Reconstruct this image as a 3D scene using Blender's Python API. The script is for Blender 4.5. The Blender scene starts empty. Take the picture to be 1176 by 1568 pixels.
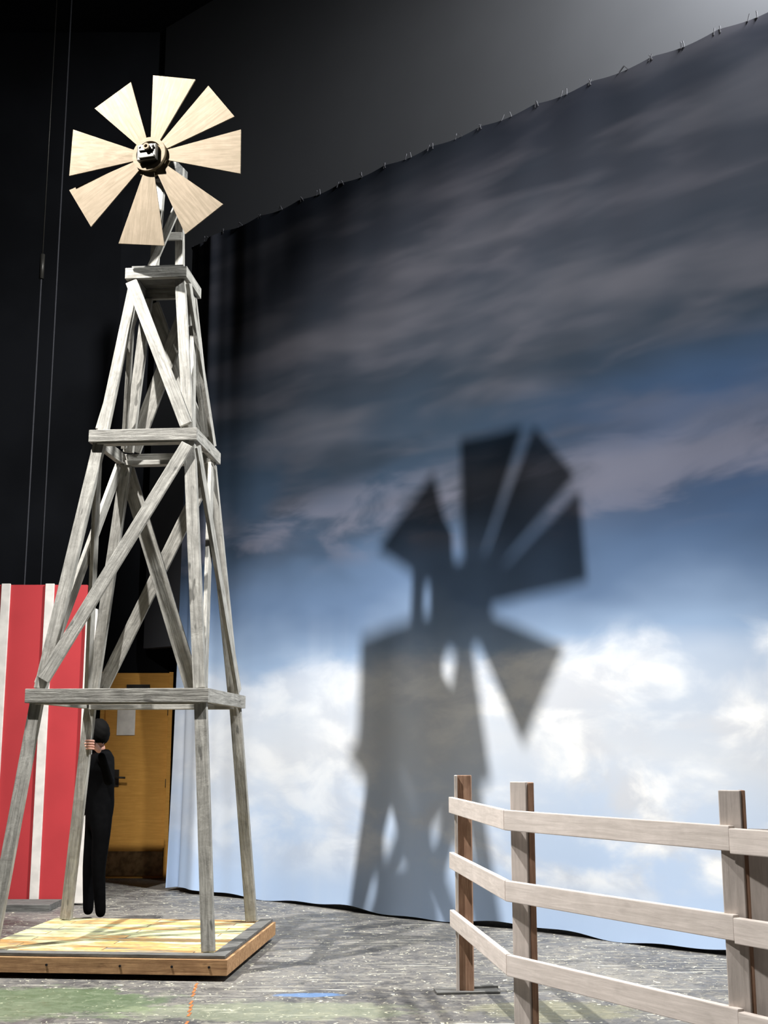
import bpy, bmesh, math, random
from mathutils import Vector, Matrix
random.seed(7)
scene = bpy.context.scene
scene.view_settings.view_transform = 'Standard'
col = scene.collection

def s2l(c):
    c = c/255.0
    return c/12.92 if c <= 0.04045 else ((c+0.055)/1.055)**2.4
def RGB(r, g, b): return (s2l(r), s2l(g), s2l(b), 1.0)

# ---------------------------------------------------------------- node helper
class NT:
    def __init__(self, name):
        self.mat = bpy.data.materials.new(name); self.mat.use_nodes = True
        self.t = self.mat.node_tree; self.n = self.t.nodes; self.l = self.t.links
        self.bsdf = self.n['Principled BSDF']
        self.co = self.n.new('ShaderNodeTexCoord')
    def put(self, sock, v):
        if hasattr(v, 'is_output'): self.l.new(v, sock)
        else: sock.default_value = v
    def math(self, op, a, b=0.0, c=0.0, clamp=False):
        m = self.n.new('ShaderNodeMath'); m.operation = op; m.use_clamp = clamp
        self.put(m.inputs[0], a); self.put(m.inputs[1], b); self.put(m.inputs[2], c)
        return m.outputs[0]
    def sep(self, v):
        s = self.n.new('ShaderNodeSeparateXYZ'); self.l.new(v, s.inputs[0]); return s.outputs
    def map(self, v, loc=(0,0,0), rot=(0,0,0), sc=(1,1,1)):
        m = self.n.new('ShaderNodeMapping'); self.l.new(v, m.inputs[0])
        m.inputs['Location'].default_value = loc; m.inputs['Rotation'].default_value = rot
        m.inputs['Scale'].default_value = sc; return m.outputs[0]
    def noise(self, v, scale, detail=3, rough=0.5, dist=0.0):
        m = self.n.new('ShaderNodeTexNoise'); self.l.new(v, m.inputs['Vector'])
        m.inputs['Scale'].default_value = scale; m.inputs['Detail'].default_value = detail
        m.inputs['Roughness'].default_value = rough; m.inputs['Distortion'].default_value = dist
        return m.outputs['Fac']
    def step(self, v, lo, hi, to0=0.0, to1=1.0):
        m = self.n.new('ShaderNodeMapRange'); m.interpolation_type = 'SMOOTHSTEP'
        self.put(m.inputs['Value'], v)
        m.inputs['From Min'].default_value = lo; m.inputs['From Max'].default_value = hi
        m.inputs['To Min'].default_value = to0; m.inputs['To Max'].default_value = to1
        return m.outputs['Result']
    def ramp(self, v, stops, interp='LINEAR'):
        m = self.n.new('ShaderNodeValToRGB'); self.l.new(v, m.inputs[0])
        cr = m.color_ramp; cr.interpolation = interp
        while len(cr.elements) < len(stops): cr.elements.new(0.5)
        for e, (p, c) in zip(cr.elements, stops): e.position = p; e.color = c
        return m.outputs[0]
    def mix(self, f, a, b, mode='MIX'):
        m = self.n.new('ShaderNodeMix'); m.data_type = 'RGBA'; m.blend_type = mode
        self.put(m.inputs[0], f); self.put(m.inputs[6], a); self.put(m.inputs[7], b)
        return m.outputs[2]
    def bump(self, h, strength=0.3, dist=0.01):
        m = self.n.new('ShaderNodeBump'); self.l.new(h, m.inputs['Height'])
        m.inputs['Strength'].default_value = strength; m.inputs['Distance'].default_value = dist
        self.l.new(m.outputs[0], self.bsdf.inputs['Normal'])
    def fin(self, color, rough=0.7, metal=0.0, spec=0.3):
        self.put(self.bsdf.inputs['Base Color'], color); self.put(self.bsdf.inputs['Roughness'], rough)
        self.bsdf.inputs['Metallic'].default_value = metal
        self.bsdf.inputs['Specular IOR Level'].default_value = spec
        return self.mat

def wood(name, light, dark, knot=0.5, bump=0.4, seed=0.0):
    m = NT(name); o = m.co.outputs['Object']
    info = m.n.new('ShaderNodeObjectInfo')
    add = m.n.new('ShaderNodeVectorMath'); add.operation = 'ADD'
    cmb = m.n.new('ShaderNodeCombineXYZ')
    r = m.math('MULTIPLY', info.outputs['Random'], 37.0)
    for i in range(3): m.l.new(r, cmb.inputs[i])
    m.l.new(o, add.inputs[0]); m.l.new(cmb.outputs[0], add.inputs[1])
    v = add.outputs[0]
    g = m.noise(m.map(v, sc=(1.6, 22, 22)), 2.2, 5, 0.65, 0.6)
    b = m.noise(v, 9, 5, 0.6, 0.3)
    k = m.noise(m.map(v, sc=(3, 9, 9)), 1.6, 2, 0.5)
    c = m.ramp(g, [(0.3, dark), (0.62, light)])
    c = m.mix(m.step(b, 0.35, 0.7, 0.0, 0.45), c, dark)
    c = m.mix(m.step(k, 0.66, 0.74, 0.0, knot), c, tuple(x*0.35 for x in dark[:3])+(1,))
    m.bump(m.math('ADD', g, b), bump, 0.006)
    return m.fin(c, 0.8, 0, 0.15)

def plain(name, c, rough=0.6, metal=0.0, var=0.15, scale=8, spec=0.3):
    m = NT(name)
    n = m.noise(m.co.outputs['Object'], scale, 4)
    d = tuple(x*(1-var) for x in c[:3])+(1,)
    return m.fin(m.mix(m.step(n, 0.35, 0.65), d, c), rough, metal, spec)

M_grey = wood('weathered_grey_wood', RGB(174,171,163), RGB(114,112,106), 0.7, 0.8)
M_cap = wood('dark_grey_wood', RGB(116,115,111), RGB(72,71,69))
M_fence = wood('whitewashed_fence_wood', RGB(226,215,206), RGB(198,188,179), 0.15, 0.15)
M_fpost = wood('raw_brown_wood', RGB(180,146,122), RGB(134,102,82), 0.3, 0.25)
M_raw = wood('raw_pine', RGB(196,156,114), RGB(136,102,72), 0.5, 0.2)
M_blade = wood('birch_blade_ply', RGB(118,106,90), RGB(98,88,72), 0.15, 0.04)
M_hub = wood('hub_ply', RGB(112,99,74), RGB(90,78,56), 0.1, 0.05)
M_metal = plain('dark_steel', RGB(70,68,64), 0.45, 0.6)
M_black = plain('black_paint', RGB(20,20,21), 0.85)
M_wallb = plain('black_wall_paint', RGB(24,25,28), 0.95, 0, 0.4, 0.6, 0.05)

# ---------------------------------------------------------------- mesh helpers
def link(ob, parent=None):
    col.objects.link(ob)
    if parent: 
        ob.parent = parent
        ob.matrix_parent_inverse = Matrix.Translation(-parent.location)
    return ob
def empty(name, loc=(0,0,0)):
    e = bpy.data.objects.new(name, None); e.location = loc; e.empty_display_size = 0.2
    col.objects.link(e); return e
def box_bm(bm, sx, sy, sz, M=Matrix(), bev=0.0):
    r = bmesh.ops.create_cube(bm, size=1.0)
    vs = r['verts']
    bmesh.ops.scale(bm, vec=(sx, sy, sz), verts=vs)
    if bev > 0:
        es = list({e for v in vs for e in v.link_edges})
        rr = bmesh.ops.bevel(bm, geom=es, offset=bev, segments=2, affect='EDGES', profile=0.6)
        vs = list({v for f in rr['faces'] for v in f.verts} | {v for v in vs if v.is_valid})
    bmesh.ops.transform(bm, matrix=M, verts=vs)
def mkobj(name, bm, mat, parent=None, M=Matrix(), smooth=False):
    me = bpy.data.meshes.new(name); bm.to_mesh(me); bm.free()
    me.materials.append(mat)
    if smooth:
        for p in me.polygons: p.use_smooth = True
    ob = bpy.data.objects.new(name, me)
    link(ob, parent)
    ob.matrix_basis = M
    return ob
def box(name, c, size, mat, parent=None, rotz=0.0, bev=0.003):
    bm = bmesh.new(); box_bm(bm, *size, bev=bev)
    return mkobj(name, bm, mat, parent, Matrix.Translation(c) @ Matrix.Rotation(rotz, 4, 'Z'))
def board(name, a, b, w, t, normal, mat, parent=None, bev=0.004):
    a, b = Vector(a), Vector(b); x = (b-a); L = x.length; x.normalize()
    z = Vector(normal); z = (z - x*z.dot(x)).normalized(); y = z.cross(x)
    R = Matrix((x, y, z)).transposed().to_4x4()
    bm = bmesh.new(); box_bm(bm, L, w, t, bev=bev)
    return mkobj(name, bm, mat, parent, Matrix.Translation((a+b)/2) @ R)
def cyl(name, a, b, r, mat, parent=None, seg=24, r2=None):
    a, b = Vector(a), Vector(b); d = b-a
    bm = bmesh.new()
    bmesh.ops.create_cone(bm, cap_ends=True, segments=seg, radius1=r, radius2=r if r2 is None else r2, depth=d.length)
    q = d.to_track_quat('Z', 'Y').to_matrix().to_4x4()
    ob = mkobj(name, bm, mat, parent, Matrix.Translation((a+b)/2) @ q)
    for p in ob.data.polygons: p.use_smooth = len(p.vertices) == 4
    return ob

# ================================================================= ROOM SHELL
m = NT('scuffed_stage_floor'); o = m.co.outputs['Object']; X, Y, Z = m.sep(o)
n1 = m.noise(o, 1.1, 6, 0.62, 0.4); n2 = m.noise(o, 12, 6, 0.7, 0.2)
c = m.ramp(n1, [(0.3, RGB(66,65,66)), (0.5, RGB(96,94,92)), (0.7, RGB(124,120,113))])
c = m.mix(m.step(n2, 0.45, 0.66, 0, 0.4), c, RGB(146,140,126))
c = m.mix(m.step(m.noise(o, 26, 5, 0.7), 0.54, 0.63, 0, 0.5), c, RGB(38,38,39))
c = m.mix(m.step(m.noise(o, 3.2, 6, 0.7, 0.6), 0.54, 0.62, 0, 0.5), c, RGB(42,42,44))
for i, (ang, sx, sy, th) in enumerate([(0.35,1.2,30,0.68),(-0.6,1.3,38,0.69),(1.2,1.4,34,0.70),(-0.15,0.9,30,0.685),(2.5,0.6,46,0.69)]):
    v = m.map(o, loc=(i*3.7, i*5.1, 0), rot=(0,0,ang), sc=(sx, sy, 1))
    s = m.noise(v, 1.3, 3, 0.5, 0.3)
    c = m.mix(m.step(s, th, th+0.03, 0, 0.8), c, RGB(222,218,200))
s = m.noise(o, 20, 2, 0.5, 1.5)
c = m.mix(m.step(s, 0.66, 0.69, 0, 0.85), c, RGB(215,210,185))
def blob(cx, cy, rx, ry, colr, amt, c):
    a = m.math('POWER', m.math('DIVIDE', m.math('SUBTRACT', X, cx), rx), 2)
    b = m.math('POWER', m.math('DIVIDE', m.math('SUBTRACT', Y, cy-6), ry), 2)
    d = m.math('SQRT', m.math('ADD', a, b))
    d = m.math('ADD', d, m.math('MULTIPLY', m.math('SUBTRACT', m.noise(o, 5, 5, 0.7), 0.5), 1.6))
    return m.mix(m.step(d, 0.7, 1.1, amt, 0), c, colr)
c = blob(-2.15, 7.85, 0.95, 0.5, RGB(84,106,66), 0.6, c)
c = blob(-0.46, 8.08, 0.22, 0.07, RGB(90,130,180), 0.6, c)
c = blob(-0.7, 7.6, 0.9, 0.3, RGB(150,158,125), 0.35, c)
c = blob(1.0, 7.6, 0.5, 0.3, RGB(140,138,100), 0.35, c)
m.bump(n2, 0.25, 0.004)
M_floor = m.fin(c, m.step(n2, 0.3, 0.7, 0.4, 0.7), 0, 0.35)
bm = bmesh.new(); box_bm(bm, 24, 24, 0.2); mkobj('floor', bm, M_floor, None, Matrix.Translation((0, 6, -0.1)))

DX0, DX1, DH = -3.42, -2.56, 2.16
wb = empty('wall_back', (0, 15.2, 0))
for nm, a in [('left_part', (-12, DX0, 0, 11)), ('right_part', (DX1, 12, 0, 11)), ('header_part', (DX0, DX1, 2.42, 11))]:
    x0, x1, z0, z1 = a
    box(nm, ((x0+x1)/2, 15.2, (z0+z1)/2), (x1-x0, 0.2, z1-z0), M_wallb, wb, bev=0)
box('wall_left', (-12.1, 6, 5.5), (0.2, 24, 11), M_wallb, bev=0)
box('ceiling', (0, 6, 11.1), (24.4, 24, 0.2), M_wallb, bev=0)

# door
M_door = wood('ochre_door_paint', RGB(218,162,82), RGB(200,146,70), 0.0, 0.03)
M_kick = plain('scuffed_kickplate', RGB(160,130,90), 0.4, 0.5, 0.5, 12)
M_paper = plain('paper', RGB(235,230,220), 0.9)
d = empty('door_1', ((DX0+DX1)/2, 15.1, 0))
box('door_leaf', ((DX0+DX1)/2, 15.14, 1.1), (DX1-DX0-0.08, 0.05, 2.2), M_door, d)
box('frame_left', (DX0+0.02, 15.12, 1.21), (0.05, 0.14, 2.42), M_door, d)
box('frame_right', (DX1-0.02, 15.12, 1.21), (0.05, 0.14, 2.42), M_door, d)
box('frame_header', ((DX0+DX1)/2, 15.13, 2.31), (DX1-DX0, 0.1, 0.2), M_door, d)
box('kick_plate', ((DX0+DX1)/2, 15.11, 0.17), (DX1-DX0-0.12, 0.01, 0.28), M_kick, d)
box('notice', (-3.12, 15.11, 1.83), (0.22, 0.006, 0.33), M_paper, d)
box('closer_body', (-2.98, 15.08, 2.24), (0.28, 0.05, 0.06), M_metal, d)
box('lock_plate', (-3.21, 15.11, 1.16), (0.06, 0.012, 0.2), M_metal, d)
cyl('lever_spindle', (-3.21, 15.12, 1.17), (-3.21, 15.03, 1.17), 0.016, M_metal, d)
cyl('lever_handle', (-3.21, 15.04, 1.17), (-3.09, 15.04, 1.165), 0.012, M_metal, d)
for z in (0.3, 1.1, 1.95):
    cyl('hinge_%d' % int(z*10), (DX1-0.05, 15.1, z-0.05), (DX1-0.05, 15.1, z+0.05), 0.012, M_metal, d)

# ================================================================= SKY BACKDROP
E = Vector((0.753, -0.658, 0)).normalized(); ANG = math.atan2(E.y, E.x)
O0 = Vector((-2.33, 13.85, 0)); SL, SH = 12.5, 7.42
m = NT('painted_storm_sky_cloth'); o = m.co.outputs['Object']; S, _, Zc = m.sep(o)
nd = m.noise(m.map(o, sc=(0.55, 1, 1.1)), 0.9, 3, 0.45, 0.2)
zz = m.math('ADD', Zc, m.math('MULTIPLY', m.math('SUBTRACT', nd, 0.5), 1.1))
c = m.ramp(m.math('DIVIDE', zz, 7.5), [
    (0.00, RGB(184,206,236)), (0.10, RGB(184,202,226)), (0.19, RGB(202,208,216)), (0.28, RGB(182,193,208)),
    (0.33, RGB(136,157,184)), (0.40, RGB(88,108,136)), (0.48, RGB(53,68,87)), (0.58, RGB(35,47,60)),
    (0.67, RGB(34,41,50)), (0.80, RGB(39,42,49)), (0.92, RGB(34,37,44)), (1.0, RGB(33,36,44))])
blue = m.math('MULTIPLY', m.step(S, 3.8, 6.8), m.math('MULTIPLY', m.step(Zc, 2.6, 3.4), m.step(Zc, 4.2, 5.0, 1, 0)))
c = m.mix(m.math('MULTIPLY', blue, 0.65), c, RGB(46,65,94))
# cumulus in the lower half
nc = m.noise(m.map(o, loc=(3.1, 0, 0.75), sc=(0.75, 1, 1.5)), 0.95, 6, 0.52, 0.3)
band = m.math('MULTIPLY', m.step(Zc, 0.15, 0.6), m.step(zz, 2.2, 2.75, 1, 0))
band = m.math('MULTIPLY', band, m.step(Zc, 2.3, 2.8, 1, 0))
mk = m.math('MULTIPLY', m.step(nc, 0.42, 0.60), band)
mk = m.math('MULTIPLY', mk, m.step(S, 1.0, 6.0, 0.45, 1.0))
ng = m.noise(m.map(o, loc=(9.1, 0, 2.2), sc=(0.9, 1, 1.6)), 1.6, 5, 0.55, 0.4)
ccol = m.mix(m.step(ng, 0.38, 0.62), RGB(200,204,211), RGB(244,244,242))
ccol = m.mix(m.step(Zc, 0.9, 2.2, 0.0, 0.3), ccol, RGB(200,203,208))
c = m.mix(mk, c, ccol)
# wispy diagonal streaks in upper half
ns = m.noise(m.map(o, loc=(1.7, 0, 4.2), rot=(0, 0.42, 0), sc=(0.38, 1, 1.6)), 0.95, 3.5, 0.42, 0.45)
up = m.step(Zc, 3.0, 3.9)
c = m.mix(m.math('MULTIPLY', m.math('MULTIPLY', m.step(ns, 0.43, 0.72), up), 0.5), c, RGB(78,77,82))
ns2 = m.noise(m.map(o, loc=(7.7, 0, 1.2), rot=(0, 0.3, 0), sc=(0.45, 1, 1.4)), 1.2, 3, 0.4, 0.5)
c = m.mix(m.math('MULTIPLY', m.math('MULTIPLY', m.step(ns2, 0.42, 0.72), up), 0.55), c, RGB(27,34,42))
ns3 = m.noise(m.map(o, loc=(2.2, 0, 6.2), rot=(0, 0.5, 0), sc=(0.5, 1, 2.0)), 1.3, 3, 0.45, 0.3)
c = m.mix(m.math('MULTIPLY', m.math('MULTIPLY', m.step(ns3, 0.45, 0.72), up), 0.25), c, RGB(84,82,88))
# pinkish-grey cloud shelf
nb = m.noise(m.map(o, loc=(0.4, 0, 0), sc=(0.8, 1, 2.0)), 1.1, 4.5, 0.5, 0.5)
sh = m.math('MULTIPLY', m.step(Zc, 3.2, 3.55), m.step(Zc, 3.75, 4.3, 1, 0))
c = m.mix(m.math('MULTIPLY', m.math('MULTIPLY', m.step(nb, 0.44, 0.62), sh), 0.5), c, RGB(104,104,117))
# faint vertical streaks
nv = m.noise(m.map(o, sc=(3.0, 1, 0.15)), 1.3, 2, 0.4)
lw = m.math('MULTIPLY', m.step(Zc, 3.0, 2.0, 0, 1), m.step(S, 5.5, 3.0, 0.0, 1))
c = m.mix(m.math('MULTIPLY', m.step(nv, 0.4, 0.75), m.math('MULTIPLY', lw, 0.12)), c, RGB(220,226,232))
M_sky = m.fin(c, 0.95, 0, 0.05)
bm = bmesh.new(); NS, NZ = 260, 40; rows = []
for j in range(NZ+1):
    z = j/NZ; r = []
    for i in range(NS+1):
        s = (i/NS)**1.25*SL
        amp = 0.002 + 0.10*math.exp(-s/0.30) 
        y = amp*math.sin(s*9+0.6*math.sin(s*2.3)) + amp*0.6*math.sin(s*23+z*1.2)*math.exp(-s/0.8)
        y += -0.05*(1-z)**6*math.sin(s*2.1+1)
        zb = 0.03 + 0.018*math.sin(s*3.1)+0.01*math.sin(s*7.7)
        zt = SH - 0.03*abs(math.sin(s*math.pi/0.62))
        r.append(bm.verts.new((s, y, zb + (zt-zb)*z)))
    rows.append(r)
for j in range(NZ):
    for i in range(NS):
        bm.faces.new((rows[j][i], rows[j][i+1], rows[j+1][i+1], rows[j+1][i]))
bdM = Matrix.Translation(O0) @ Matrix.Rotation(ANG, 4, 'Z')
bd = empty('sky_backdrop', O0)
cl = mkobj('painted_cloth', bm, M_sky, bd, bdM, True)
NRM = Vector((-E.y, E.x, 0))   # behind
M_tie = plain('tie_cord', RGB(58,58,62), 0.9)
cyl('batten_pipe', O0+NRM*0.06+Vector((0,0,SH-0.03)), O0+NRM*0.06+E*SL+Vector((0,0,SH-0.03)), 0.02, M_black, bd)
bm = bmesh.new()
s = 0.31
while s < SL:
    for dx, rot in ((-0.015, 0.35), (0.018, -0.45)):
        box_bm(bm, 0.009, 0.009, 0.065, Matrix.Translation((s+dx+random.uniform(-.04,.04), 0.0, SH-0.005)) @ Matrix.Rotation(rot+random.uniform(-.5,.5), 4, 'Y'))
    s += 0.31
mkobj('ties', bm, M_tie, bd, bdM)

# side wall behind the backdrop, continues above it
M_wr = plain('grey_side_wall_paint', RGB(72,73,76), 0.9, 0, 0.1, 0.5, 0.1)
wr_ = empty('wall_right', O0 + NRM*0.55)
bm = bmesh.new(); box_bm(bm, 12.7, 0.15, 2.7)
mkobj('lower_part', bm, M_wr, wr_, Matrix.Translation(O0 + E*(6.35+0.5) + NRM*0.55 + Vector((0,0,1.35))) @ Matrix.Rotation(ANG, 4, 'Z'))
bm = bmesh.new(); box_bm(bm, 14.4, 0.15, 8.3)
mkobj('upper_part', bm, M_wr, wr_, Matrix.Translation(O0 + E*(7.2-1.2) + NRM*0.55 + Vector((0,0,2.7+4.15))) @ Matrix.Rotation(ANG, 4, 'Z'))

# ================================================================= BARN FLAT
M_red = plain('barn_red_paint', RGB(182,56,60), 0.7, 0, 0.1, 1.5)
M_white = plain('white_trim_paint', RGB(226,220,212), 0.7)
bn = empty('barn_facade', (-4.8, 12.6, 0))
bx0, bx1, by, bh = -7.6, -3.05, 12.6, 3.16
board('red_panel', ((bx0+bx1)/2, by, 0.02), ((bx0+bx1)/2, by, bh), bx1-bx0, 0.04, (0,-1,0), M_red, bn)
x = bx1-0.38; i = 0
while x > bx0:
    board('batten_%d' % i, (x, by-0.03, 0.02), (x, by-0.03, bh+0.01), 0.09, 0.025, (0,-1,0), M_white, bn); x -= 0.45; i += 1
board('corner_trim', (-2.99, by-0.02, 0.02), (-2.99, by-0.02, bh-0.25), 0.11, 0.06, (0,-1,0), M_white, bn)
box('brace_plate', (-3.6, by+0.4, 0.05), (1.0, 0.7, 0.04), M_black, bn)
box('barn_step', (-5.0, by-0.28, 0.03), (3.7, 0.45, 0.06), M_cap, bn)

# fly cables
fc = empty('fly_cable', (-3.79, 13.5, 3.2))
cyl('line', (-3.79, 13.5, 0.0), (-3.79, 13.5, 11.0), 0.009, M_tie, fc, 8)
fc2 = empty('fly_cable.001', (-3.97, 13.5, 3.2))
cyl('line', (-3.97, 13.5, 0.0), (-3.97, 13.5, 7.0), 0.009, M_tie, fc2, 8)
cyl('turnbuckle', (-3.97, 13.5, 6.85), (-3.97, 13.5, 7.15), 0.028, M_metal, fc2, 12)
cyl('upper_line', (-3.97, 13.5, 7.1), (-3.97, 13.5, 11.0), 0.006, M_metal, fc2, 8)

# ================================================================= WINDMILL
CX, CY, TH = -1.868, 9.515, math.radians(-5)
def lean(z):
    pts = [(0.15,0),(1.88,0.02),(3.85,0.067),(5.2,0.075),(7,0.08)]
    if z <= pts[0][0]: return 0
    for (a, u), (b, v) in zip(pts, pts[1:]):
        if z <= b: return u+(v-u)*(z-a)/(b-a)
    return pts[-1][1]
def T(x, y, z):
    x += lean(z)
    return Vector((CX + x*math.cos(TH) - y*math.sin(TH), CY + x*math.sin(TH) + y*math.cos(TH), z))
def D(x, y, z=0): return Vector((x*math.cos(TH)-y*math.sin(TH), x*math.sin(TH)+y*math.cos(TH), z))
W = empty('windmill', (CX, CY, 0))
PH, PT = 0.9, 0.154
m = NT('worn_deck_paint'); o = m.co.outputs['Object']; X, Y, Z = m.sep(o)
pl = m.n.new('ShaderNodeTexBrick'); m.l.new(o, pl.inputs['Vector'])
pl.inputs['Scale'].default_value = 1.0; pl.inputs['Brick Width'].default_value = 1.3; pl.inputs['Row Height'].default_value = 0.14
pl.inputs['Mortar Size'].default_value = 0.005
pl.inputs['Color1'].default_value = (0,0,0,1); pl.inputs['Color2'].default_value = (1,1,1,1); pl.inputs['Mortar'].default_value = (0.5,0.5,0.5,1)
r1 = m.noise(m.map(o, sc=(0.7, 2.5, 1)), 2.2, 5, 0.6, 0.4)
bc = m.math('ADD', m.math('MULTIPLY', pl.outputs['Color'], 0.22), m.math('MULTIPLY', r1, 0.85))
bc = m.math('ADD', bc, m.math('MULTIPLY', X, 0.08))
c = m.ramp(bc, [(0.36, RGB(120,120,108)), (0.44, RGB(184,186,142)), (0.52, RGB(204,202,158)), (0.58, RGB(186,140,84)), (0.66, RGB(206,166,108)), (0.73, RGB(130,126,116))])
c = m.mix(m.math('MULTIPLY', pl.outputs['Fac'], 0.8), c, RGB(60,52,40))
c = m.mix(m.step(m.noise(o, 12, 5), 0.5, 0.68, 0, 0.5), c, RGB(116,110,94))
M_deck = m.fin(c, 0.65, 0, 0.2)
def lbox(name, x, y, z, sx, sy, sz, mat, bev=0.003):
    bm = bmesh.new(); box_bm(bm, sx, sy, sz, bev=bev)
    p = Vector((CX + x*math.cos(TH) - y*math.sin(TH), CY + x*math.sin(TH) + y*math.cos(TH), z))
    return mkobj(name, bm, mat, W, Matrix.Translation(p) @ Matrix.Rotation(TH, 4, 'Z'))
lbox('platform_deck', 0, 0, PT-0.012, 1.76, 1.76, 0.022, M_deck)
lbox('deck_edge_front', 0, -PH+0.05, PT-0.004, 1.8, 0.10, 0.022, M_cap)
lbox('deck_edge_right', PH-0.05, 0.05, PT-0.004, 0.10, 1.7, 0.022, M_cap)
lbox('fascia_front', 0, -PH+0.0, 0.087, 1.84, 0.04, 0.10, M_raw)
lbox('fascia_back', 0, PH, 0.087, 1.84, 0.04, 0.10, M_raw)
lbox('fascia_right', PH, 0, 0.087, 0.04, 1.76, 0.10, M_raw)
lbox('fascia_left', -PH, 0, 0.087, 0.04, 1.76, 0.10, M_raw)
for i in range(5): lbox('joist_%d' % i, -0.7+0.35*i, 0, 0.09, 0.04, 1.74, 0.09, M_raw)
k = 0
for x in (-0.72, 0.72):
    for y in (-0.7, 0.7):
        p = T(x, y, 0); lbox('caster_plate_%d' % k, x, y, 0.047, 0.09, 0.07, 0.012, M_metal)
        cyl('caster_wheel_%d' % k, p+D(-0.014,0,0.022), p+D(0.014,0,0.022), 0.022, M_black, W); k += 1
for sx in (-0.8,-0.3,0.2,0.55,0.8):
    cyl('bolt_%d' % int(sx*100+100), Vector(T(sx,-PH-0.018,0.09)), Vector(T(sx,-PH-0.028,0.09)), 0.008, M_black, W, 8)

LW, LT = 0.088, 0.058
def leg_set(tag, z0, h0, z1, h1, w=LW, t=LT):
    k = 0
    for x in (-1, 1):
        for y in (-1, 1):
            board('leg_%s_%d' % (tag, k), T(x*h0, y*h0, z0), T(x*h1, y*h1, z1), w, t, D(0,-1), M_grey, W); k += 1
leg_set('base', PT+0.007, 0.755, 1.83, 0.600)
leg_set('mid', 1.925, 0.585, 3.80, 0.352)
leg_set('top', 3.90, 0.335, 5.17, 0.185, 0.08, 0.055)
def ring(tag, zc, half, h=0.1, t=0.045):
    board('ring_%s_front' % tag, T(-half, -half+t/2, zc), T(half, -half+t/2, zc), h, t, D(0,-1), M_grey, W)
    board('ring_%s_back' % tag, T(-half, half-t/2, zc), T(half, half-t/2, zc), h, t, D(0,-1), M_grey, W)
    board('ring_%s_left' % tag, T(-half+t/2, -half+t, zc), T(-half+t/2, half-t, zc), h, t, D(-1,0), M_grey, W)
    board('ring_%s_right' % tag, T(half-t/2, -half+t, zc), T(half-t/2, half-t, zc), h, t, D(1,0), M_grey, W)
ring('low', 1.875, 0.668); ring('mid', 3.85, 0.42, 0.095); ring('cap', 5.225, 0.25, 0.09, 0.04)
for tag, z, hh in (('low', 1.835, 0.60), ('mid', 3.81, 0.36)):
    for i, sgn in enumerate((-1, 1)):
        board('plate_%s_%d' % (tag, i), T(-hh, sgn*hh, z), T(hh, sgn*hh, z), 0.09, 0.04, (0,0,1), M_grey, W)
lbox('cap_deck', 0.075, 0, 5.285, 0.42, 0.42, 0.03, M_cap)
def fp(u, side, z, h):
    off = h + 0.045
    if side == 'F': return T(u, -off, z)
    if side == 'B': return T(u, off, z)
    if side == 'L': return T(-off-0.01, u, z)
    return T(off+0.01, u, z)
NR = {'F': D(0,-1), 'B': D(0,1), 'L': D(-1,0), 'R': D(1,0)}
def brace(tag, side, u0, z0, h0, u1, z1, h1, w=0.088, t=0.03):
    board('brace_'+tag, fp(u0, side, z0, h0), fp(u1, side, z1, h1), w, t, NR[side], M_grey, W)
brace('mid_front', 'F', -0.56, 1.99, 0.575, 0.35, 3.77, 0.36, 0.095)
brace('mid_back_a', 'B', 0.25, 1.95, 0.585, -0.36, 3.77, 0.355, 0.13)
brace('mid_back_b', 'B', -0.55, 1.95, 0.62, 0.33, 3.77, 0.39, 0.11)
brace('mid_left', 'L', -0.5, 1.95, 0.58, 0.33, 3.77, 0.352, 0.12)
brace('mid_left_b', 'L', 0.5, 1.95, 0.54, -0.33, 3.77, 0.31, 0.12)
brace('mid_right', 'R', 0.52, 1.95, 0.58, -0.33, 3.77, 0.352, 0.12)
brace('mid_right_b', 'R', -0.5, 1.95, 0.54, 0.33, 3.77, 0.31, 0.12)
brace('top_front', 'F', 0.325, 3.93, 0.335, -0.20, 5.16, 0.185, 0.095)
brace('top_back', 'B', -0.31, 3.92, 0.335, 0.16, 5.16, 0.19, 0.13)
brace('top_back_b', 'B', 0.31, 3.92, 0.37, -0.16, 5.16, 0.225, 0.10)
brace('top_left', 'L', -0.28, 3.92, 0.335, 0.15, 5.16, 0.19)
brace('top_left_b', 'L', 0.28, 3.92, 0.30, -0.15, 5.16, 0.15)
brace('top_right', 'R', 0.28, 3.92, 0.335, -0.15, 5.16, 0.19)
brace('top_right_b', 'R', -0.28, 3.92, 0.30, 0.15, 5.16, 0.15)
# fan head: turned on the mast
YAW = -0.281
H = Vector((-1.862, 9.127, 6.155))
FU = Vector((math.cos(YAW), math.sin(YAW), 0)); FN = Vector((math.sin(YAW), -math.cos(YAW), 0)); FZ = Vector((0,0,1))
def Fp(a, b, n): return H + FU*a + FZ*b + FN*n
FM = Matrix((FU, -FN, FZ)).transposed().to_4x4()
MP = Fp(0, 0, -0.36)
mb = T(0.02, 0.0, 5.3)
for i, x in enumerate((-0.09, 0.09)):
    board('mast_post_%d' % i, Vector((mb.x+x*1.2, mb.y, 5.29)), Vector((MP.x+x*0.8, MP.y, 6.22)), 0.07, 0.04, FN, M_grey, W)
board('mast_brace', Vector((mb.x-0.12, mb.y-0.035, 5.36)), Vector((MP.x+0.09, MP.y-0.035, 5.92)), 0.07, 0.02, FN, M_grey, W)
board('mast_cross', Vector((mb.x-0.13, mb.y-0.035, 5.62)), Vector((mb.x+0.12, mb.y-0.035, 5.62)), 0.07, 0.02, FN, M_grey, W)
bm = bmesh.new(); box_bm(bm, 0.2, 0.22, 0.14, bev=0.004); mkobj('axle_block', bm, M_cap, W, Matrix.Translation(MP) @ FM)
cyl('axle', Fp(0,0,-0.5), Fp(0,0,0.05), 0.018, M_metal, W)
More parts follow.
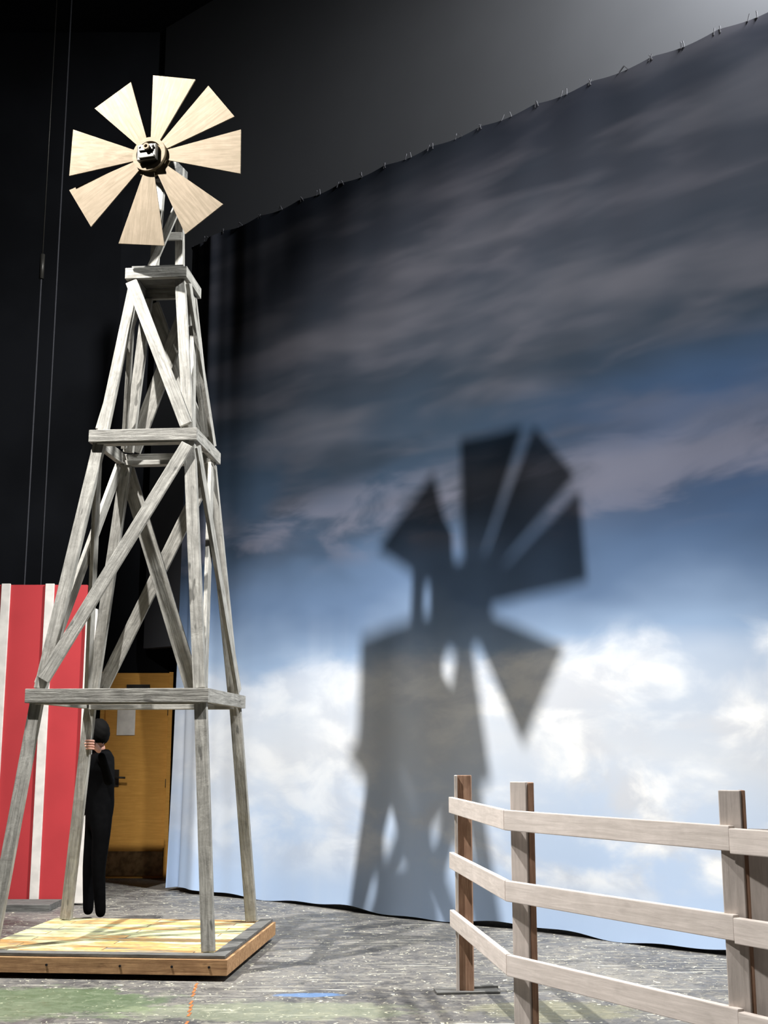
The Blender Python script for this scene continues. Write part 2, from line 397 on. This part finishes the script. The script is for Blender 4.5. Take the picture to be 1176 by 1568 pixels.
cyl('hub_disc', Fp(0,0,-0.012), Fp(0,0,0.028), 0.142, M_hub, W, 48)
cyl('hub_backing', Fp(0,0,-0.03), Fp(0,0,-0.012), 0.17, M_hub, W, 48)
def ringmesh(bm, r0, r1, dep, n=48):
    vs = []
    for i in range(n):
        a = 2*math.pi*i/n; ca, sa = math.cos(a), math.sin(a)
        vs.append([bm.verts.new((r*ca, y, r*sa)) for r, y in ((r0,-dep),(r1,-dep),(r1,0),(r0,0))])
    for i in range(n):
        a, b = vs[i], vs[(i+1) % n]
        for j in range(4): bm.faces.new((a[j], a[(j+1)%4], b[(j+1)%4], b[j]))
bm = bmesh.new(); ringmesh(bm, 0.108, 0.142, 0.014)
mkobj('hub_rim', bm, M_blade, W, Matrix.Translation(Fp(0,0,0.028)) @ FM)
def fbox(name, a, b, n, sx, sy, sz, mat, bev=0.004):
    bm = bmesh.new(); box_bm(bm, sx, sy, sz, bev=bev); mkobj(name, bm, mat, W, Matrix.Translation(Fp(a,b,n)) @ FM)
fbox('gear_box', 0, -0.005, 0.055, 0.165, 0.055, 0.13, M_metal, 0.008)
fbox('gear_face', 0, 0.03, 0.088, 0.12, 0.012, 0.05, M_metal)
fbox('gear_foot', 0.01, -0.05, 0.085, 0.13, 0.03, 0.02, M_metal)
bm = bmesh.new(); ringmesh(bm, 0.014, 0.026, 0.02, 24)
mkobj('bearing', bm, M_blade, W, Matrix.Translation(Fp(0.01,0.03,0.094)) @ FM)
for i, (bx, bz) in enumerate(((-0.055,-0.04),(0.055,-0.04),(-0.055,0.04),(0.055,0.04))):
    cyl('hub_bolt_%d' % i, Fp(bx,bz,0.08), Fp(bx,bz,0.1), 0.009, M_metal, W, 8)
# blades : outer corners (a, b, forward offset) in the fan frame, metres from hub
blades = [((-0.010,0.690,0),(0.366,0.582,0)), ((0.469,0.5235,0),(0.704,0.2175,0)), ((0.750,0.1126,0),(0.762,-0.26,0)), ((0.62,-0.481,0),(0.322,-0.696,0)),
          ((0.141,-0.758,0),(-0.239,-0.704,0)), ((-0.497,-0.526,0.0),(-0.694,-0.202,0.0)), ((-0.661,-0.110,0.085),(-0.647,0.281,0.065)), ((-0.5145,0.4825,0),(-0.193,0.65,0))]
for i, (c0, c1) in enumerate(blades):
    n0, n1_ = c0[2], c1[2]
    c0 = Vector(c0[:2])*1.025; c1 = Vector(c1[:2])*1.025; mid = ((c0.normalized()+c1.normalized())/2).normalized(); perp = Vector((mid.y, -mid.x))
    s0 = 0.04 if c0.dot(perp) < c1.dot(perp) else -0.04
    p = [(c0, n0), (c1, n1_), (mid*0.125 + perp*s0, 0.0), (mid*0.125 - perp*s0, 0.0)]
    bm = bmesh.new(); th = 0.010
    q = [(v.dot(mid), v.dot(perp), -nn) for v, nn in p]
    f = [bm.verts.new((a, b, z-th/2)) for a, b, z in q]; g = [bm.verts.new((a, b, z+th/2)) for a, b, z in q]
    bm.faces.new(f); bm.faces.new(g[::-1])
    for j in range(4): bm.faces.new((f[j], g[j], g[(j+1)%4], f[(j+1)%4]))
    bmesh.ops.recalc_face_normals(bm, faces=bm.faces)
    ux = FU*mid.x + FZ*mid.y; uy = FU*perp.x + FZ*perp.y; n = ux.cross(uy)
    R3 = Matrix((ux, uy, n)).transposed().to_4x4()
    mkobj('fan_blade_%d' % i, bm, M_blade, W, Matrix.Translation(Fp(0,0,0.004)) @ R3 @ Matrix.Rotation(math.radians(-3), 4, 'X'))
    board('spoke_%d' % i, Fp(0,0,-0.03)+ux*0.1, Fp(0,0,-0.03)+ux*0.5, 0.03, 0.015, FN, M_cap, W)

# ================================================================= FENCE
F = empty('rail_fence', (0.68, 6.53, 0))
pA, pB, pC = Vector((0.52, 8.16, 0)), Vector((0.70, 6.53, 0)), Vector((1.425, 5.2, 0))
dAB = (pB-pA).normalized(); dBC = (pC-pB).normalized()
nAB = Vector((dAB.y, -dAB.x, 0)); nBC = Vector((dBC.y, -dBC.x, 0))
if nAB.x > 0: nAB = -nAB
if nBC.x > 0: nBC = -nBC
pE = pC + dBC*1.585
HF = 1.334
def post(name, p, h, nrm, mat=M_fence, z0=0.0, w=0.089, t=0.04):
    board(name, (p.x, p.y, z0), (p.x, p.y, h), w, t, nrm, mat, F)
post('post_far', pA, HF, Vector((-0.25,-1,0)), M_fpost, 0.012)
post('post_far_face', pA+Vector((-0.055,0.0,0)), HF, Vector((-1,0.1,0)), M_fence, 0.012, 0.05, 0.02)
post('post_corner', pB, HF, Vector((-0.55,-1,0)))
post('post_corner_side', pB+Vector((0.060,0.005,0)), HF-0.003, Vector((1,-0.1,0)), M_fpost, 0, 0.07, 0.03)
post('post_right', pC, HF, Vector((-0.55,-1,0)), M_fence)
post('post_right_side', pC+Vector((0.05,0.01,0)), HF, Vector((1,-0.1,0)), M_fpost, 0, 0.06, 0.02)
post('post_joint', pC+Vector((0.10,-0.02,0)), 1.18, Vector((-0.55,-1,0)), M_fence)
post('post_end', pE, HF, Vector((-0.55,-1,0)))
for i, z in enumerate((1.145, 0.798, 0.442)):
    zz_ = Vector((0,0,z))
    cr = pB + Vector((-0.075,-0.055,0))
    board('rail_left_%d' % i, pA+Vector((-0.085,0.06,0))+zz_, cr+zz_, 0.10, 0.03, nAB, M_fence, F)
    c2 = pC + nBC*0.055 + Vector((0.035,-0.02,0))
    board('rail_mid_%d' % i, cr+Vector((0,-0.012,0))+zz_, c2+zz_, 0.10, 0.035, nBC, M_fence, F)
    board('rail_right_%d' % i, c2+zz_+Vector((0,0,-0.01)), c2+dBC*1.6+zz_, 0.10, 0.035, nBC, M_fence, F)
box('stand_plate', (pA.x+0.0, pA.y+0.02, 0.008), (0.40, 0.16, 0.014), M_cap, F, 0.1)
board('stand_leg', pA+Vector((-0.02,0.05,0.02)), pA+Vector((0.2,0.1,0.02)), 0.05, 0.02, (0,0,1), M_cap, F)
for p in (pB, pC, pE): box('stand_plate_%d' % int(p.y*10), (p.x, p.y, 0.004), (0.4, 0.16, 0.008), M_cap, F, 0.1)

# ================================================================= FLOOR TAPE
M_or = plain('orange_tape', RGB(190,116,66), 0.7, 0, 0.5, 30)
bm = bmesh.new()
for i in range(14):
    t0 = i/14; 
    if i in (4, 9): continue
    y = 8.42-1.6*t0; x = -1.22+0.17*t0
    box_bm(bm, 0.016, 0.10, 0.001, Matrix.Translation((x+random.uniform(-.004,.004), y, 0.0015)))
mkobj('floor_tape', bm, M_or)

# ================================================================= PERSON (stagehand)
M_cloth = plain('black_clothing', RGB(8,8,9), 0.95, 0, 0.3, 20, 0.04)
M_skin = plain('skin', RGB(206,154,134), 0.5, 0, 0.1)
M_hair = plain('dark_hair', RGB(9,8,7), 0.8, 0, 0.2, 30, 0.08)
M_shoe = plain('black_shoe_rubber', RGB(10,10,10), 0.6)
PX, PY = -2.46, 10.93
fwd = Vector((-0.85, -0.53, 0)).normalized(); lft = Vector((-fwd.y, fwd.x, 0)); up_ = Vector((0,0,1))
ST = empty('stagehand', (PX, PY, 0))
def B(f, l, z): return Vector((PX, PY, 0)) + fwd*f + lft*l + up_*z
def skin_mesh(name, pts, edges, mat, root=0, sub=2):
    me = bpy.data.meshes.new(name); me.from_pydata([p for p, r in pts], edges, [])
    me.materials.append(mat)
    ob = bpy.data.objects.new(name, me); link(ob, ST); ob.matrix_basis = Matrix()
    sk = ob.modifiers.new('skin', 'SKIN')
    sk.use_smooth_shade = True
    for i, (p, r) in enumerate(pts):
        sv = me.skin_vertices[0].data[i]
        sv.radius = (r, r) if not isinstance(r, tuple) else r
        sv.use_root = (i == root)
    ss = ob.modifiers.new('sub', 'SUBSURF'); ss.levels = sub; ss.render_levels = sub
    return ob
handL = Vector((-2.335, 10.275, 1.515))
elbL = Vector((-2.30, 10.56, 1.22))
pts = [(B(0,0,0.95),(0.135,0.12)), (B(0,0,1.12),(0.13,0.11)), (B(0.01,0,1.30),(0.15,0.12)), (B(0,0,1.42),(0.12,0.09)), (B(0.01,0,1.50),0.055),
       (B(0,0.17,1.41),0.062), (elbL,0.045), (handL+Vector((0.005,0.05,-0.05)),0.032),
       (B(0,-0.17,1.41),0.062), (B(0.0,-0.23,1.13),0.045), (B(0.10,-0.22,0.90),0.032),
       (B(0,0.09,0.86),0.09), (B(0.02,0.10,0.50),0.062), (B(-0.02,0.10,0.10),0.045),
       (B(0,-0.09,0.86),0.09), (B(0.03,-0.10,0.50),0.062), (B(0.02,-0.11,0.10),0.045)]
eds = [(0,1),(1,2),(2,3),(3,4),(3,5),(5,6),(6,7),(3,8),(8,9),(9,10),(0,11),(11,12),(12,13),(0,14),(14,15),(15,16)]
skin_mesh('clothed_body', pts, eds, M_cloth)
for tag, l in (('left', 0.10), ('right', -0.11)):
    f0 = -0.02 if l > 0 else 0.02
    skin_mesh('shoe_'+tag, [(B(f0-0.05,l,0.045),0.042),(B(f0+0.04,l,0.05),0.045),(B(f0+0.13,l*1.1,0.035),0.036),(B(f0+0.19,l*1.15,0.03),0.026)], [(0,1),(1,2),(2,3)], M_shoe, 0, 2)
skin_mesh('neck', [(B(0.01,0,1.46),0.052),(B(0.02,0,1.56),0.05)], [(0,1)], M_skin)
def head():
    bm = bmesh.new(); bmesh.ops.create_uvsphere(bm, u_segments=40, v_segments=28, radius=1.0)
    for v in bm.verts:
        x, y, z = v.co
        sx = 0.098; sy = 0.076*(1-0.16*max(0,-z)); sz = 0.118
        X, Y, Z = x*sx, y*sy, z*sz
        if z < -0.2 and x > 0: X *= 0.96
        if z < -0.5 and x < 0: X *= 0.75
        g = lambda cy, cz, w, h: math.exp(-((Y-cy)/w)**2-((Z-cz)/h)**2)
        if x > 0.3:
            X += 0.022*g(0,-0.022,0.011,0.018) + 0.010*g(0,0.0,0.008,0.02)
            X -= 0.010*(g(0.03,0.008,0.014,0.011)+g(-0.03,0.008,0.014,0.011))
            X += 0.007*g(0,-0.056,0.02,0.007); X -= 0.004*g(0,-0.062,0.02,0.003)
            X += 0.010*g(0,-0.095,0.022,0.016)
            X += 0.005*(g(0.03,0.026,0.02,0.006)+g(-0.03,0.026,0.02,0.006))
        v.co = (X, Y, Z)
    return bm
HM = Matrix((fwd, lft, up_)).transposed().to_4x4()
HC = B(0.035, 0, 1.635)
HMM = Matrix.Translation(HC) @ HM @ Matrix.Rotation(math.radians(-75), 4, 'Z') @ Matrix.Rotation(math.radians(8), 4, 'Y')
mkobj('head', head(), M_skin, ST, HMM, True)
bm = bmesh.new(); bmesh.ops.create_uvsphere(bm, u_segments=32, v_segments=24, radius=1.0)
for v in bm.verts:
    x, y, z = v.co
    j = 1 + 0.03*math.sin(x*17+y*9)*math.sin(z*13+y*11)
    v.co = (x*0.106*j-0.008, y*0.088*j, z*0.122*j+0.006)
bmesh.ops.delete(bm, geom=[v for v in bm.verts if (v.co.x > 0.035 and v.co.z < 0.055) or v.co.z < -0.098], context='VERTS')
hr = mkobj('hair', bm, M_hair, ST, HMM, True)
sm = hr.modifiers.new('s', 'SOLIDIFY'); sm.thickness = 0.006
for sgn in (-1, 1):
    bm = bmesh.new(); bmesh.ops.create_uvsphere(bm, u_segments=16, v_segments=12, radius=1.0)
    for v in bm.verts: v.co = (v.co.x*0.017+0.005, sgn*0.083+v.co.y*0.008, v.co.z*0.03-0.01)
    mkobj('ear_%s' % ('l' if sgn > 0 else 'r'), bm, M_skin, ST, HMM, True)
    bm = bmesh.new(); bmesh.ops.create_uvsphere(bm, u_segments=16, v_segments=12, radius=0.012)
    for v in bm.verts: v.co += Vector((0.079, sgn*0.03, 0.008))
    mkobj('eye_%s' % ('l' if sgn > 0 else 'r'), bm, M_paper, ST, HMM, True)
legc = T(-0.755+(0.155*(1.52-0.16)/1.67), 0.755-(0.155*(1.52-0.16)/1.67), 1.52)
rx = legc.x+0.052; yf = legc.y-0.042; yb = legc.y+0.04
skin_mesh('palm_left', [(handL+Vector((0.0,0.04,-0.035)),0.024),(Vector((rx+0.018,yb+0.01,1.52)),(0.018,0.034)),(Vector((rx+0.012,legc.y+0.005,1.53)),(0.013,0.036))], [(0,1),(1,2)], M_skin)
for i, (dz, L) in enumerate(((0.032,0.9),(0.011,1.0),(-0.010,0.93),(-0.030,0.75))):
    z = 1.533+dz
    skin_mesh('finger_left_%d' % i, [(Vector((rx+0.012,legc.y+0.004,z)),0.010),(Vector((rx+0.010,yf+0.004,z+0.002)),0.0095),
        (Vector((rx-0.014*L,yf-0.012,z+0.003)),0.009),(Vector((rx-0.040*L,yf-0.008,z+0.002)),0.0085),(Vector((rx-0.056*L,yf-0.004,z)),0.007)], [(0,1),(1,2),(2,3),(3,4)], M_skin)
skin_mesh('thumb_left', [(Vector((rx+0.014,yb+0.006,1.535)),0.012),(Vector((rx-0.01,yb+0.012,1.56)),0.011),(Vector((rx-0.036,yb+0.006,1.572)),0.009)], [(0,1),(1,2)], M_skin)
wr = B(0.10,-0.22,0.90)
def Bq(f,l,z): return wr + fwd*f + lft*l + up_*z
skin_mesh('palm_right', [(Bq(0,0,0.01),0.024),(Bq(0.012,0,-0.04),(0.034,0.016)),(Bq(0.018,0,-0.085),(0.036,0.013))], [(0,1),(1,2)], M_skin)
for i, (df, L) in enumerate(((0.032,0.9),(0.011,1.0),(-0.010,0.93),(-0.030,0.75))):
    skin_mesh('finger_right_%d' % i, [(Bq(0.018+df,0,-0.08),0.010),(Bq(0.022+df,0.004,-0.08-0.04*L),0.009),(Bq(0.022+df,0.016,-0.08-0.065*L),0.0085),(Bq(0.020+df,0.028,-0.08-0.08*L),0.007)], [(0,1),(1,2),(2,3)], M_skin)
skin_mesh('thumb_right', [(Bq(0.03,0.0,-0.03),0.012),(Bq(0.058,0.010,-0.06),0.010),(Bq(0.066,0.016,-0.088),0.008)], [(0,1),(1,2)], M_skin)

# ================================================================= LIGHTS
def spot(name, loc, target, power, angle, blend, radius, color=(1,1,1)):
    l = bpy.data.lights.new(name, 'SPOT'); l.energy = power; l.spot_size = math.radians(angle); l.spot_blend = blend
    l.shadow_soft_size = radius; l.color = color
    o = bpy.data.objects.new(name, l); o.location = loc
    o.rotation_euler = (Vector(target)-Vector(loc)).to_track_quat('-Z', 'Y').to_euler(); col.objects.link(o); return o
def area(name, loc, target, power, size, color=(1,1,1)):
    l = bpy.data.lights.new(name, 'AREA'); l.energy = power; l.size = size; l.color = color
    o = bpy.data.objects.new(name, l); o.location = loc
    o.rotation_euler = (Vector(target)-Vector(loc)).to_track_quat('-Z', 'Y').to_euler(); col.objects.link(o); return o
spot('key_stage_light', (-4.012, 7.437, 8.952), (1.6, 9.8, 0.8), 6800, 90, 0.85, 0.062, (1.0, 0.985, 0.965))
area('added_front_fill', (1.0, 1.0, 8.0), (0.5, 8, 0), 6, 2.0, (1.0, 0.97, 0.95))  # added unseen fill from above the camera, lifts the shadows slightly
spot('added_fence_fill', (-1.6, 1.6, 5.6), (1.15, 5.7, 0.75), 620, 34, 0.7, 0.15, (1.0, 0.97, 0.95))  # added spot, brightens the post fronts; narrow cone spares the backdrop
spot('haze_standin_light', (4.3, 7.5, 10.1), (3.4, 9.3, 8.0), 9500, 120, 1.0, 0.4, (0.97, 0.99, 1.0))  # added spot, its glow on the upper wall stands in for haze

w = bpy.data.worlds.new('World'); scene.world = w; w.use_nodes = True
w.node_tree.nodes['Background'].inputs[0].default_value = (0.6, 0.7, 0.85, 1)
w.node_tree.nodes['Background'].inputs[1].default_value = 0.012

# ================================================================= CAMERA
cam = bpy.data.cameras.new('camera'); co = bpy.data.objects.new('camera', cam); col.objects.link(co)
co.location = (0, 0, 1.5); co.rotation_euler = (math.radians(90+10.9), 0, 0)
cam.sensor_fit = 'VERTICAL'; cam.sensor_height = 36.0; cam.lens = 36.0*1886/1568
cam.clip_end = 100
scene.camera = co
